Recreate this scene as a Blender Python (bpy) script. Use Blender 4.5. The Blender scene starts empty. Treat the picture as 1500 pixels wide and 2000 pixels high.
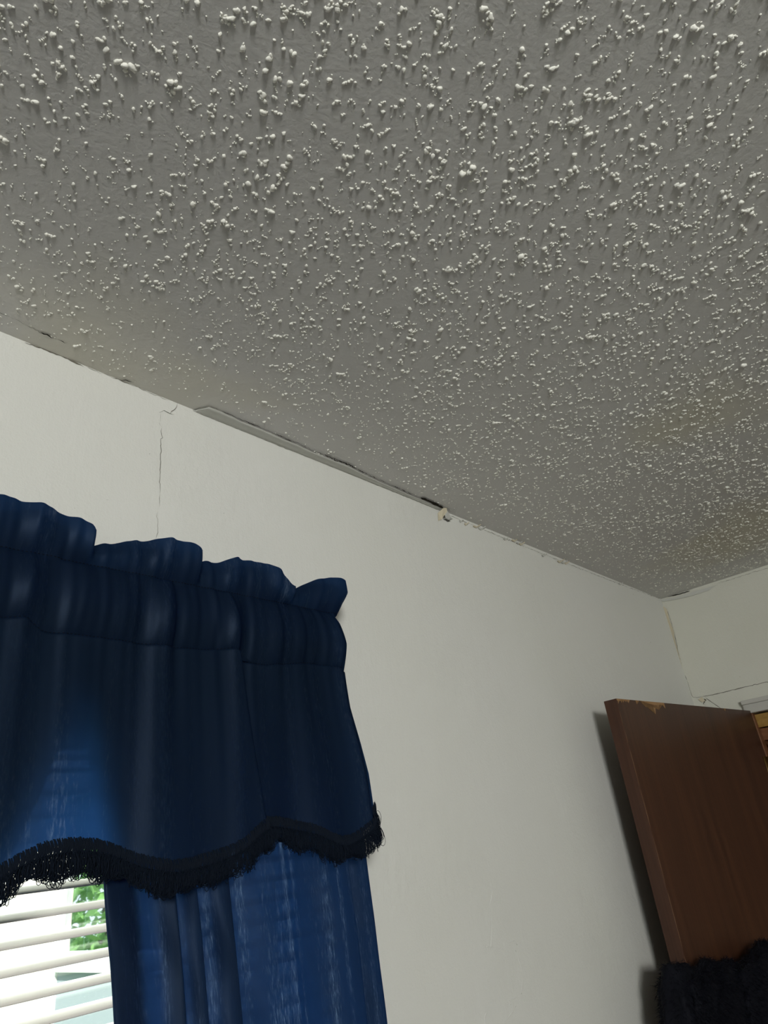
import bpy, bmesh, math, random
import numpy as np
from mathutils import Vector, Matrix, noise

random.seed(7); rng = np.random.default_rng(11)
scene = bpy.context.scene
C = scene.collection

# ------------------------------------------------------------------ camera
F_PX = 1341.0
XA = Vector((0.67780909, -0.249149, -0.69173667))
YA = Vector((-0.72547487, -0.37945136, -0.57419759))
ZA = Vector((-0.11941967, 0.89103391, -0.43794692))
Rm = Matrix((XA, YA, ZA))                     # camera -> world
cam = bpy.data.cameras.new('camera'); camo = bpy.data.objects.new('camera', cam); C.objects.link(camo)
camo.matrix_world = Rm.to_4x4()
cam.sensor_fit = 'VERTICAL'; cam.sensor_height = 36.0; cam.sensor_width = 27.0
cam.lens = F_PX / 2000.0 * 36.0
cam.clip_start = 0.02; cam.clip_end = 200
scene.camera = camo

# ------------------------------------------------------------------ world, lights, exposure
scene.view_settings.view_transform = 'Standard'; scene.view_settings.look = 'None'
scene.view_settings.gamma = 1.0; scene.view_settings.exposure = 0.0
scene.view_settings.use_curve_mapping = False
w = bpy.data.worlds.new('sky'); scene.world = w; w.use_nodes = True
wn = w.node_tree.nodes; bg = wn['Background']
bg.inputs['Color'].default_value = (0.80, 0.90, 1.0, 1); bg.inputs['Strength'].default_value = 2.2

def lamp(name, kind, loc, direction, energy, color=(1, 1, 1), **kw):
    l = bpy.data.lights.new(name, kind); o = bpy.data.objects.new(name, l); C.objects.link(o)
    o.location = loc
    o.rotation_euler = Vector(direction).to_track_quat('-Z', 'Y').to_euler()
    l.energy = energy; l.color = color
    for k, v in kw.items(): setattr(l, k, v)
    return o
lamp('sun', 'SUN', (0, 0, 6), (0.55, 0.35, -0.75), 9.0, (1, 0.96, 0.9), angle=math.radians(1))
# daylight coming in through window_2, the window in the wall behind the camera's left
lamp('daylight_side_window', 'AREA', (-1.27, -1.75, 0.36), (0.95, 1, -0.35), 60, (1.0, 0.985, 0.955), shape='RECTANGLE', size=0.50, size_y=0.42)
# daylight entering through the visible window
lamp('daylight_curtain_window', 'AREA', (0.02, 0.98, -0.35), (0, -1, 0.25), 18, (0.93, 0.97, 1.0), shape='RECTANGLE', size=1.4, size_y=0.9)

# ------------------------------------------------------------------ helpers
H = 0.70; X0 = 2.5206; Y0 = 0.8335; XL = -1.30; YF = -2.60; ZF = -1.74
def ray(x, y):
    return Rm @ Vector((x - 750.0, -(y - 1000.0), -F_PX))
def on_y(x, y, Y): r = ray(x, y); return r * (Y / r.y)
def on_x(x, y, X): r = ray(x, y); return r * (X / r.x)
def on_z(x, y, Z): r = ray(x, y); return r * (Z / r.z)

def tag(o, label, cat, group=None, kind=None):
    o['label'] = label; o['category'] = cat
    if group: o['group'] = group
    if kind: o['kind'] = kind
    return o
def link(name, me, mat, parent=None, smooth=False):
    if mat: me.materials.append(mat)
    if smooth: me.polygons.foreach_set('use_smooth', [True] * len(me.polygons))
    o = bpy.data.objects.new(name, me); C.objects.link(o)
    if parent: o.parent = parent
    return o
def from_bm(name, bm, mat, parent=None, smooth=False):
    me = bpy.data.meshes.new(name); bm.normal_update(); bm.to_mesh(me); bm.free()
    return link(name, me, mat, parent, smooth)
def from_np(name, V, F, mat, parent=None, smooth=True, uv=None):
    me = bpy.data.meshes.new(name)
    V = np.asarray(V, dtype=np.float32); F = np.asarray(F, dtype=np.int32)
    k = F.shape[1]
    me.vertices.add(len(V)); me.vertices.foreach_set('co', V.ravel())
    me.loops.add(F.size); me.loops.foreach_set('vertex_index', F.ravel())
    me.polygons.add(len(F)); me.polygons.foreach_set('loop_start', np.arange(0, F.size, k, dtype=np.int32))
    me.polygons.foreach_set('loop_total', np.full(len(F), k, dtype=np.int32))
    if uv is not None:
        l = me.uv_layers.new(name='UVMap')
        l.data.foreach_set('uv', np.asarray(uv, dtype=np.float32)[F.ravel()].ravel())
    me.update(calc_edges=True); me.validate()
    return link(name, me, mat, parent, smooth)
def box(bm, x0, x1, y0, y1, z0, z1, bevel=0.0):
    r = bmesh.ops.create_cube(bm, size=1.0)
    M = Matrix.Translation(((x0+x1)/2, (y0+y1)/2, (z0+z1)/2)) @ Matrix.Diagonal((x1-x0, y1-y0, z1-z0, 1))
    bmesh.ops.transform(bm, matrix=M, verts=r['verts'])
    if bevel:
        es = list({e for v in r['verts'] for e in v.link_edges})
        bmesh.ops.bevel(bm, geom=es, offset=bevel, segments=2, affect='EDGES', profile=0.6)
def grid_faces(nu, nv):
    i = np.arange(nu-1)[:, None]; j = np.arange(nv-1)[None, :]
    a = i*nv + j
    return np.stack([a, a+1, a+nv+1, a+nv], -1).reshape(-1, 4)
def tube(bm, pts, r, seg=8, cap=True):
    pts = [Vector(p) for p in pts]; rings = []
    for i, p in enumerate(pts):
        d = (pts[min(i+1, len(pts)-1)] - pts[max(i-1, 0)]).normalized()
        a = d.orthogonal().normalized() if i == 0 else (a - d * a.dot(d)).normalized()
        b = d.cross(a); rr = r[i] if isinstance(r, (list, tuple)) else r
        rings.append([bm.verts.new(p + (a*math.cos(t) + b*math.sin(t))*rr) for t in [2*math.pi*k/seg for k in range(seg)]])
    for A, B in zip(rings, rings[1:]):
        for k in range(seg): bm.faces.new((A[k], A[(k+1) % seg], B[(k+1) % seg], B[k]))
    if cap: bm.faces.new(rings[0][::-1]); bm.faces.new(rings[-1])

# ------------------------------------------------------------------ materials
def mat(name, col, rough=0.7, spec=0.3, build=None, metallic=0.0):
    m = bpy.data.materials.new(name); m.use_nodes = True
    nt = m.node_tree; p = nt.nodes['Principled BSDF']
    p.inputs['Base Color'].default_value = (*col, 1); p.inputs['Roughness'].default_value = rough
    p.inputs['Specular IOR Level'].default_value = spec; p.inputs['Metallic'].default_value = metallic
    if build: build(nt, p)
    return m
def N(nt, t, **kw):
    n = nt.nodes.new(t)
    for k, v in kw.items():
        if k in n.inputs.keys(): n.inputs[k].default_value = v
        else: setattr(n, k, v)
    return n
def coords(nt, scale=(1, 1, 1), kind='Object'):
    t = nt.nodes.new('ShaderNodeTexCoord'); mp = nt.nodes.new('ShaderNodeMapping')
    mp.inputs['Scale'].default_value = scale; nt.links.new(t.outputs[kind], mp.inputs['Vector']); return mp.outputs[0]
def ramp(nt, fac, stops):
    r = nt.nodes.new('ShaderNodeValToRGB'); nt.links.new(fac, r.inputs[0])
    e = r.color_ramp.elements
    while len(e) > 1: e.remove(e[0])
    e[0].position = stops[0][0]; e[0].color = (*stops[0][1], 1)
    for p, c in stops[1:]:
        q = e.new(p); q.color = (*c, 1)
    return r.outputs[0]
def noise_n(nt, vec, scale, detail=4, rough=0.55):
    n = N(nt, 'ShaderNodeTexNoise', Scale=scale, Detail=detail, Roughness=rough); nt.links.new(vec, n.inputs['Vector']); return n.outputs[0]
def bump(nt, p, h, dist, strength=1.0, prev=None):
    b = N(nt, 'ShaderNodeBump', Strength=strength, Distance=dist); nt.links.new(h, b.inputs['Height'])
    if prev is not None: nt.links.new(prev, b.inputs['Normal'])
    nt.links.new(b.outputs[0], p.inputs['Normal']); return b.outputs[0]

def wall_build(base, mottling):
    def f(nt, p):
        v = coords(nt)
        n = noise_n(nt, v, 2.2, 5, 0.6)
        c = ramp(nt, n, [(0.25, base), (0.75, mottling)])
        nt.links.new(c, p.inputs['Base Color'])
        fine = noise_n(nt, v, 260, 3, 0.6)
        b1 = bump(nt, p, fine, 0.0007, 0.55)
        vs = coords(nt, (1.0, 1.0, 0.35)); brush = noise_n(nt, vs, 75, 4, 0.65)
        b2 = bump(nt, p, brush, 0.0016, 0.5, b1)
        # patches of wrinkled old paint
        w1 = noise_n(nt, v, 42, 6, 0.75); msk = ramp(nt, noise_n(nt, v, 3.1, 2), [(0.50, (0, 0, 0)), (0.62, (1, 1, 1))])
        mul = N(nt, 'ShaderNodeMath', operation='MULTIPLY'); nt.links.new(w1, mul.inputs[0]); nt.links.new(msk, mul.inputs[1])
        bump(nt, p, mul.outputs[0], 0.004, 0.45, b2)
    return f
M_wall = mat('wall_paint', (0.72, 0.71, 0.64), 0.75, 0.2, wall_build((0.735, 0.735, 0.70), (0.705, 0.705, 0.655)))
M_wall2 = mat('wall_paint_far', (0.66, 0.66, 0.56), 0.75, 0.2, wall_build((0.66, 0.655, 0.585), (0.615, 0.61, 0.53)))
def ceil_build(nt, p):
    v = coords(nt)
    n = noise_n(nt, v, 1.6, 3, 0.5)
    c = ramp(nt, n, [(0.42, (0.66, 0.65, 0.63)), (0.56, (0.66, 0.65, 0.63)), (0.70, (0.67, 0.645, 0.55))])
    nt.links.new(c, p.inputs['Base Color'])
    b = bump(nt, p, noise_n(nt, v, 190, 3, 0.6), 0.001, 0.5)
    bump(nt, p, noise_n(nt, v, 60, 3, 0.5), 0.0015, 0.3, b)
M_ceil = mat('popcorn_ceiling', (0.6, 0.6, 0.58), 0.85, 0.1, ceil_build)
M_pop = mat('popcorn_grain', (0.89, 0.88, 0.81), 0.8, 0.15, lambda nt, p: bump(nt, p, noise_n(nt, coords(nt), 500, 3), 0.0008, 0.5))
M_tape = mat('joint_tape', (0.56, 0.56, 0.52), 0.8, 0.15, lambda nt, p: bump(nt, p, noise_n(nt, coords(nt), 160, 4), 0.001, 0.5))
M_paper = mat('torn_tape_paper', (0.62, 0.56, 0.42), 0.85, 0.1, lambda nt, p: bump(nt, p, noise_n(nt, coords(nt), 300, 4), 0.001, 0.5))
M_crack = mat('crack_gap', (0.035, 0.032, 0.026), 0.95, 0.0)
M_crackthin = mat('hairline_crack', (0.16, 0.15, 0.12), 0.95, 0.0)
M_trim = mat('trim_paint', (0.50, 0.49, 0.45), 0.45, 0.4)
M_white = mat('white_vinyl', (0.80, 0.80, 0.78), 0.4, 0.4)
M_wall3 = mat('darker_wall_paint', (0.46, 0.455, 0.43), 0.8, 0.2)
M_floor = mat('carpet', (0.13, 0.115, 0.10), 0.95, 0.0, lambda nt, p: bump(nt, p, noise_n(nt, coords(nt), 400), 0.004))
M_slat = mat('blind_slat', (0.80, 0.76, 0.70), 0.45, 0.3)

def wood_build(dark, mid, light, sc=(14, 14, 0.8)):
    def f(nt, p):
        v = coords(nt, sc)
        n1 = noise_n(nt, v, 1.6, 6, 0.62); c = ramp(nt, n1, [(0.30, dark), (0.52, mid), (0.74, light)])
        v2 = coords(nt, (sc[0]*14, sc[1]*14, sc[2]*3)); n2 = noise_n(nt, v2, 1.0, 4, 0.6)
        mx = N(nt, 'ShaderNodeMix', data_type='RGBA', blend_type='MULTIPLY'); mx.inputs[0].default_value = 0.45
        nt.links.new(c, mx.inputs[6]); nt.links.new(ramp(nt, n2, [(0.35, (0.62, 0.60, 0.58)), (0.6, (1, 1, 1))]), mx.inputs[7])
        nt.links.new(mx.outputs[2], p.inputs['Base Color'])
        bump(nt, p, n2, 0.0004, 0.4)
    return f
M_door = mat('dark_brown_veneer', (0.07, 0.03, 0.015), 0.42, 0.35, wood_build((0.044, 0.0185, 0.0105), (0.064, 0.026, 0.0135), (0.090, 0.037, 0.017)))
M_raw = mat('bare_chipped_wood', (0.40, 0.24, 0.12), 0.8, 0.1, wood_build((0.28, 0.16, 0.075), (0.38, 0.225, 0.11), (0.48, 0.30, 0.15), (40, 40, 3)))
M_scuff = mat('scuffed_edge', (0.27, 0.16, 0.09), 0.6, 0.2)
M_yellow = mat('golden_wood', (0.30, 0.17, 0.04), 0.5, 0.3, wood_build((0.26, 0.14, 0.03), (0.36, 0.21, 0.05), (0.42, 0.26, 0.08), (10, 4, 30)))
M_red = mat('reddish_wood', (0.17, 0.07, 0.03), 0.5, 0.3, wood_build((0.14, 0.055, 0.022), (0.19, 0.08, 0.034), (0.24, 0.11, 0.05), (10, 3, 30)))
M_brass = mat('aged_brass', (0.35, 0.24, 0.10), 0.35, 0.5, metallic=1.0)
M_steel = mat('white_metal_rod', (0.6, 0.6, 0.58), 0.35, 0.5)

def cloth_mat(name, col, trans, streak, sheen=0.10, amount=1.0, thin=(1.7, 0.9)):
    m = bpy.data.materials.new(name); m.use_nodes = True; nt = m.node_tree; nt.nodes.clear()
    out = nt.nodes.new('ShaderNodeOutputMaterial')
    v = coords(nt, (1, 1, 1), 'UV')
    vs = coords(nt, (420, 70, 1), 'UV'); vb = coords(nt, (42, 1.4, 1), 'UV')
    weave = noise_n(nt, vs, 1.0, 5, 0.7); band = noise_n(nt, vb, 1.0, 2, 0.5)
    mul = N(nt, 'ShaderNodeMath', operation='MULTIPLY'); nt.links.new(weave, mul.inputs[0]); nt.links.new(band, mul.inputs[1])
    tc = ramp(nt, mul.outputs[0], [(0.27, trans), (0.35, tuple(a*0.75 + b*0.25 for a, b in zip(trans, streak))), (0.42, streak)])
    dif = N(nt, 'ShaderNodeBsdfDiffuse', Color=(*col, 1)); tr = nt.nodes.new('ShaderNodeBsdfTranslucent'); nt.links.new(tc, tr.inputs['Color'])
    gl = N(nt, 'ShaderNodeBsdfGlossy', Color=(0.30, 0.42, 0.62, 1), Roughness=0.48)
    b = N(nt, 'ShaderNodeBump', Strength=0.35, Distance=0.0006); nt.links.new(weave, b.inputs['Height'])
    for s in (dif, gl): nt.links.new(b.outputs[0], s.inputs['Normal'])
    ad = nt.nodes.new('ShaderNodeAddShader'); nt.links.new(dif.outputs[0], ad.inputs[0]); nt.links.new(tr.outputs[0], ad.inputs[1])
    # the open weave lets a little light straight through
    tp = nt.nodes.new('ShaderNodeBsdfTransparent'); tpc = ramp(nt, mul.outputs[0], [(0.24, (0.001, 0.003, 0.010)), (0.44, (0.012, 0.018, 0.030))]); nt.links.new(tpc, tp.inputs['Color'])
    ad2 = nt.nodes.new('ShaderNodeAddShader'); nt.links.new(ad.outputs[0], ad2.inputs[0]); nt.links.new(tp.outputs[0], ad2.inputs[1]); ad = ad2
    mx = N(nt, 'ShaderNodeMixShader'); mx.inputs[0].default_value = sheen
    nt.links.new(ad.outputs[0], mx.inputs[1]); nt.links.new(gl.outputs[0], mx.inputs[2]); nt.links.new(mx.outputs[0], out.inputs[0])
    return m
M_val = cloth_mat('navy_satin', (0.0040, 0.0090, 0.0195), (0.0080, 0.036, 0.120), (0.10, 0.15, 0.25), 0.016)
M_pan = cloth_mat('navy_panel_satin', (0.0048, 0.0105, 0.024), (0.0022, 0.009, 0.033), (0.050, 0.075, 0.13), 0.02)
M_fringe = mat('navy_fringe', (0.0022, 0.0055, 0.0125), 0.75, 0.12)
M_fur = mat('black_fuzzy_fabric', (0.0035, 0.004, 0.0075), 0.75, 0.12)

def brick_build(nt, p):
    t = nt.nodes.new('ShaderNodeTexCoord'); sep = nt.nodes.new('ShaderNodeSeparateXYZ'); nt.links.new(t.outputs['Object'], sep.inputs[0])
    cmb = nt.nodes.new('ShaderNodeCombineXYZ'); nt.links.new(sep.outputs[1], cmb.inputs[0]); nt.links.new(sep.outputs[2], cmb.inputs[1])
    b = nt.nodes.new('ShaderNodeTexBrick'); nt.links.new(cmb.outputs[0], b.inputs['Vector'])
    b.inputs['Scale'].default_value = 1.0; b.inputs['Brick Width'].default_value = 0.21; b.inputs['Row Height'].default_value = 0.075; b.inputs['Mortar Size'].default_value = 0.006
    b.inputs['Color1'].default_value = (0.80, 0.66, 0.58, 1); b.inputs['Color2'].default_value = (0.74, 0.70, 0.64, 1); b.inputs['Mortar'].default_value = (0.85, 0.82, 0.78, 1)
    nt.links.new(b.outputs['Color'], p.inputs['Base Color'])
M_brick = mat('pale_brick', (0.7, 0.6, 0.5), 0.9, 0.1, brick_build)
M_leaf = mat('leaf_green', (0.28, 0.52, 0.16), 0.6, 0.3)
M_bark = mat('bark', (0.12, 0.08, 0.05), 0.9, 0.1)
M_grass = mat('lawn', (0.12, 0.22, 0.06), 0.95, 0.0, lambda nt, p: bump(nt, p, noise_n(nt, coords(nt), 60), 0.02))
M_screen = mat('insect_screen', (0.30, 0.34, 0.36), 0.7, 0.2)
def glass_mat(name, gloss=0.06, tint=(0.95, 0.98, 0.97)):
    m = bpy.data.materials.new(name); m.use_nodes = True; nt = m.node_tree; nt.nodes.clear()
    out = nt.nodes.new('ShaderNodeOutputMaterial'); t = N(nt, 'ShaderNodeBsdfTransparent', Color=(*tint, 1))
    g = N(nt, 'ShaderNodeBsdfGlossy', Color=(1, 1, 1, 1), Roughness=0.02); mx = nt.nodes.new('ShaderNodeMixShader'); mx.inputs[0].default_value = gloss
    nt.links.new(t.outputs[0], mx.inputs[1]); nt.links.new(g.outputs[0], mx.inputs[2]); nt.links.new(mx.outputs[0], out.inputs[0]); return m
M_glass = glass_mat('window_glass')
M_glass2 = glass_mat('reflecting_glass', 0.6, (0.6, 0.7, 0.68))

# ------------------------------------------------------------------ room shell
T = 0.14
WX0, WX1, WZ0, WZ1 = -0.76, 0.80, -0.86, 0.178            # window_1 opening in wall_back
bm = bmesh.new()
box(bm, XL-T, WX0, Y0, Y0+T, ZF-0.1, H+0.1); box(bm, WX1, X0+T, Y0, Y0+T, ZF-0.1, H+0.1)
box(bm, WX0, WX1, Y0, Y0+T, ZF-0.1, WZ0); box(bm, WX0, WX1, Y0, Y0+T, WZ1, H+0.1)
wall_back = tag(from_bm('wall_back', bm, M_wall), 'off-white painted wall with the curtained window and cracked plaster', 'wall', kind='structure')
DY1, DY0, DZ1 = 0.662, -0.16, 0.2515                       # doorway in wall_right
bm = bmesh.new()
box(bm, X0, X0+T, YF-T, DY0, ZF-0.1, H+0.1); box(bm, X0, X0+T, DY1, Y0, ZF-0.1, H+0.1); box(bm, X0, X0+T, DY0, DY1, DZ1, H+0.1)
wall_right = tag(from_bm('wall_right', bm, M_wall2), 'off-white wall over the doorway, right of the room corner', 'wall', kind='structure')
L2 = (-2.30, -1.20, -0.82, 0.60)                            # window_2 y0,y1,z0,z1 in wall_left
bm = bmesh.new()
box(bm, XL-T, XL, YF-T, L2[0], ZF-0.1, H+0.1); box(bm, XL-T, XL, L2[1], Y0, ZF-0.1, H+0.1)
box(bm, XL-T, XL, L2[0], L2[1], ZF-0.1, L2[2]); box(bm, XL-T, XL, L2[0], L2[1], L2[3], H+0.1)
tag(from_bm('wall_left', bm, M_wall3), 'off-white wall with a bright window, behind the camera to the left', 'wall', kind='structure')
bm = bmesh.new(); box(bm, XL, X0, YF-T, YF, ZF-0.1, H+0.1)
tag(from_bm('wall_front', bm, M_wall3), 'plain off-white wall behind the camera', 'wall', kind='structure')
bm = bmesh.new(); box(bm, XL-T, X0+2.2, YF-T, Y0+T, ZF-0.12, ZF)
tag(from_bm('floor', bm, M_floor), 'beige carpeted floor of the room', 'floor', kind='structure')

# ------------------------------------------------------------------ popcorn ceiling: slab and grains, one mesh
bm = bmesh.new(); box(bm, XL-T-0.9, X0+2.2, YF-T-0.5, Y0+T+0.5, H, H+0.12)  # slab runs past the walls: unseen eave added to keep direct sun out
me_c = bpy.data.meshes.new('ceiling'); bm.to_mesh(me_c)
SV = np.array([v.co[:] for v in bm.verts]); SF = [[v.index for v in f.verts] for f in bm.faces]; bm.free()
def unit_ico(sub):
    b = bmesh.new(); bmesh.ops.create_icosphere(b, subdivisions=sub, radius=1.0)
    b.verts.ensure_lookup_table(); V = np.array([v.co[:] for v in b.verts]); F = np.array([[v.index for v in f.verts] for f in b.faces]); b.free(); return V, F
def popcorn():
    xs, ys, rs = [], [], []
    ax0, ax1, ay0, ay1 = -0.25, X0-0.012, -0.62, Y0-0.012
    area = (ax1-ax0)*(ay1-ay0)
    n = int(area*7600)
    px = rng.uniform(ax0, ax1, n); py = rng.uniform(ay0, ay1, n)
    for x, y in zip(px, py):
        # sparser toward the window wall, where the finish has been scraped smoother
        d = Y0 - y; keep = min(1.0, 0.25 + d/0.24)
        dens = 0.55 + 0.9*noise.noise(Vector((x*7, y*7, 0.3)))
        if random.random() > keep*(0.62 + dens*0.6): continue
        big = math.exp(random.gauss(math.log(0.00150), 0.33))
        if random.random() < 0.05: big *= 1.5
        big = min(big, 0.0046) * (0.70 + 0.30*min(1, d/0.5))
        xs.append(x); ys.append(y); rs.append(big)
        k = random.choice((0, 0, 0, 1, 1, 2, 3))
        a = random.uniform(0, 6.28)
        cx, cy = x, y
        for _ in range(k):
            a += random.gauss(0, 0.9); st = big*random.uniform(0.9, 2.0)
            cx += math.cos(a)*st; cy += math.sin(a)*st
            if not (ax0 < cx < ax1 and ay0 < cy < ay1): continue
            xs.append(cx); ys.append(cy); rs.append(big*random.uniform(0.55, 0.95))
    xs, ys, rs = map(np.array, (xs, ys, rs))
    return xs, ys, rs
xs, ys, rs = popcorn()
m = 0.0012                                                 # dust-fine grains between
n2 = 6000
xs = np.concatenate([xs, rng.uniform(-0.25, X0-.01, n2)]); ys = np.concatenate([ys, rng.uniform(-0.62, Y0-.01, n2)]); rs = np.concatenate([rs, rng.uniform(0.0005, 0.0011, n2)])
Vs = [SV]; Fs = []; off = len(SV)
small = rs < 0.0016
for sel, sub in ((small, 1), (~small, 2)):
    uV, uF = unit_ico(sub); k = sel.sum()
    x, y, r = xs[sel], ys[sel], rs[sel]
    nv = len(uV)
    ph = rng.uniform(0, 6.28, (k, 1, 3)); d = uV[None].repeat(k, 0)
    wob = 1 + 0.24*np.sin(d[..., 0:1]*3.1+ph[..., 0:1])*np.cos(d[..., 1:2]*2.7+ph[..., 1:2]) + 0.16*np.sin(d[..., 2:3]*5+ph[..., 2:3]+d[..., 0:1]*4)
    sc = np.stack([rng.uniform(.8, 1.5, k), rng.uniform(.75, 1.05, k), rng.uniform(.50, .85, k)], -1)[:, None, :]
    d = d*wob*sc*r[:, None, None]
    an = rng.uniform(0, 3.14, k); ca, sa = np.cos(an)[:, None], np.sin(an)[:, None]
    X = d[..., 0]*ca - d[..., 1]*sa + x[:, None]; Y = d[..., 0]*sa + d[..., 1]*ca + y[:, None]
    Z = H - r[:, None]*0.12 + d[..., 2]
    Vs.append(np.stack([X, Y, Z], -1).reshape(-1, 3)); Fs.append((uF[None] + (np.arange(k)*nv)[:, None, None] + off).reshape(-1, 3)); off += k*nv
SFt = []
for f in SF: SFt += [[f[0], f[1], f[2]], [f[0], f[2], f[3]]]
Fall = np.concatenate([np.array(SFt)] + Fs); Vall = np.concatenate(Vs)
bpy.data.meshes.remove(me_c)
ceiling = from_np('ceiling', Vall, Fall, M_ceil, smooth=False)
sm = np.ones(len(ceiling.data.polygons), dtype=bool); sm[:len(SFt)] = False
ceiling.data.polygons.foreach_set('use_smooth', sm)
ceiling.data.materials.append(M_pop)
ceiling.data.polygons.foreach_set('material_index', sm.astype(np.int32))
tag(ceiling, 'grey-white popcorn textured ceiling with yellowish stains', 'ceiling', kind='structure')

# ------------------------------------------------------------------ cracks and loose tape
def densify(pts, step):
    out = [pts[0]]
    for a, b in zip(pts, pts[1:]):
        k = max(1, int((b-a).length/step))
        for i in range(1, k+1): out.append(a.lerp(b, i/k))
    return out
def ribbon(name, pts, normal, wmax, material, parent, jit=0.0006, lift=0.0006, seed=0, wmin=0.15):
    normal = Vector(normal); P = densify([Vector(p) for p in pts], 0.003); r = random.Random(seed)
    n = len(P); V = []; F = []
    for i, p in enumerate(P):
        d = (P[min(i+1, n-1)] - P[max(i-1, 0)]).normalized(); s = d.cross(normal).normalized()
        wv = wmax*(wmin + (1-wmin)*abs(noise.noise(Vector((i*0.13, seed*3.1, 0))))*1.9)
        wv *= min(1, (i+0.4)/3, (n-1-i+0.4)/3)
        c = p + s*(r.uniform(-1, 1)*jit + 2*jit*noise.noise(Vector((i*0.35, seed, 5)))) + normal*lift
        V += [c + s*wv/2, c - s*wv/2]
    for i in range(n-1): F.append([2*i, 2*i+1, 2*i+3, 2*i+2])
    return from_np(name, [v[:] for v in V], F, material, parent, smooth=False)
def snap(p, k=0.6): p.z = p.z + (H-0.0012-p.z)*k; return p
NB = (0, -1, 0); NR = (-1, 0, 0); NC = (0, 0, -1)
yb = lambda x, y: on_y(x, y, Y0)
xr = lambda x, y: on_x(x, y, X0)
zc = lambda x, y: on_z(x, y, H)
# wall crack above the curtain
ribbon('crack', [yb(310, 806), yb(320, 802), yb(332, 808), yb(340, 810)], NB, 0.0024, M_crack, wall_back, seed=1)
ribbon('crack', [yb(330, 808), yb(341, 800), yb(347, 788)], NB, 0.0010, M_crackthin, wall_back, seed=2)
ribbon('crack', [yb(313, 806), yb(313, 824)], NB, 0.0007, M_crackthin, wall_back, seed=21)
ribbon('crack', [yb(310, 825), yb(316, 835)], NB, 0.0018, M_crack, wall_back, seed=3)
ribbon('crack', [yb(315, 836), yb(314, 850), yb(317, 855), yb(314, 858), yb(313, 915), yb(312, 930), yb(311, 942), yb(313, 950), yb(312, 965)], NB, 0.0010, M_crackthin, wall_back, seed=4, wmin=0.5)
ribbon('crack', [yb(312, 965), yb(311, 990)], NB, 0.0007, M_crackthin, wall_back, seed=5, wmin=0.5)
ribbon('crack', [yb(308, 1000), yb(305, 1010), yb(308, 1019), yb(308, 1040), yb(304, 1052)], NB, 0.0008, M_crackthin, wall_back, seed=6, wmin=0.4)
# ceiling cracks
ribbon('crack', [zc(-40, 590), zc(0, 610), zc(35, 625), zc(60, 638), zc(84, 650)], NC, 0.0011, M_crackthin, ceiling, seed=7, lift=0.0012, jit=0.001)
ribbon('crack', [zc(74, 645), zc(95, 655), zc(112, 661)], NC, 0.0024, M_crack, ceiling, seed=8, lift=0.0014, jit=0.001)
ribbon('crack', [zc(112, 661), zc(122, 666), zc(131, 669)], NC, 0.0050, M_crack, ceiling, seed=9, lift=0.0016, jit=0.0014)
ribbon('crack', [zc(232, 742), zc(246, 741), zc(262, 746)], NC, 0.0022, M_crack, ceiling, seed=10, lift=0.0014)
ribbon('crack', [zc(372, 801), zc(388, 795), zc(408, 791), zc(432, 800)], NC, 0.0015, M_crack, ceiling, seed=11, lift=0.0016)
ribbon('crack', [zc(385, 799), zc(400, 794)], NC, 0.0009, M_crackthin, ceiling, seed=12, lift=0.0016)
lineA = [(432, 800), (470, 817), (510, 833), (560, 855), (580, 863), (610, 877), (650, 893), (680, 905), (708, 920), (740, 935), (790, 957), (826, 972), (850, 983)]
ribbon('crack', [zc(*p) for p in lineA], NC, 0.0022, M_crack, ceiling, seed=13, lift=0.0022, jit=0.0009)
ribbon('crack', [zc(552, 853), zc(572, 861)], NC, 0.0042, M_crack, ceiling, seed=14, lift=0.0024)
ribbon('crack', [zc(640, 890), zc(690, 909)], NC, 0.0042, M_crack, ceiling, seed=15, lift=0.0024, jit=0.002)
ribbon('crack', [zc(822, 970), zc(845, 980), zc(866, 991)], NC, 0.0090, M_crack, ceiling, seed=16, lift=0.0026, wmin=0.6, jit=0.0004)

def loose_tape(name, outer, parent, mt, sag, seed):
    """strip of joint tape from the wall joint out to a free, slightly hanging edge"""
    P = densify([Vector(p) for p in outer], 0.004); V = []; n = len(P); nv = 5
    for i, p in enumerate(P):
        e = min(1, i/6, (n-1-i)/6) * 1.0
        for j in range(nv):
            t = j/(nv-1)
            y = Y0 - 0.0008 + (p.y - Y0 + 0.0008)*t + (0.0010*noise.noise(Vector((i*0.3, seed, 1))) if j == nv-1 else 0)
            z = H - 0.0010 - sag*e*math.sin(t*1.5)*(0.7+0.6*noise.noise(Vector((i*0.07, seed, 0)))) - (0.0016 + 0.0022*abs(noise.noise(Vector((p.x*60, seed, 2)))))*(1-t)**3
            V.append((p.x, y, z))
    o = from_np(name, V, grid_faces(n, nv), mt, parent)
    s = o.modifiers.new('thickness', 'SOLIDIFY'); s.thickness = 0.0008
    return o
#loose_tape('joint_tape', [zc(-60, 582), zc(0, 611), zc(60, 640), zc(131, 670), zc(160, 700), zc(172, 716)], ceiling, M_ceil, 0.0012, 3)
loose_tape('joint_tape', [zc(374, 802), zc(392, 797), zc(408, 793), zc(432, 802)] + [zc(x, y+3.5) for x, y in lineA[1:]] + [zc(868, 994)], ceiling, M_tape, 0.0014, 5)
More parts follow.
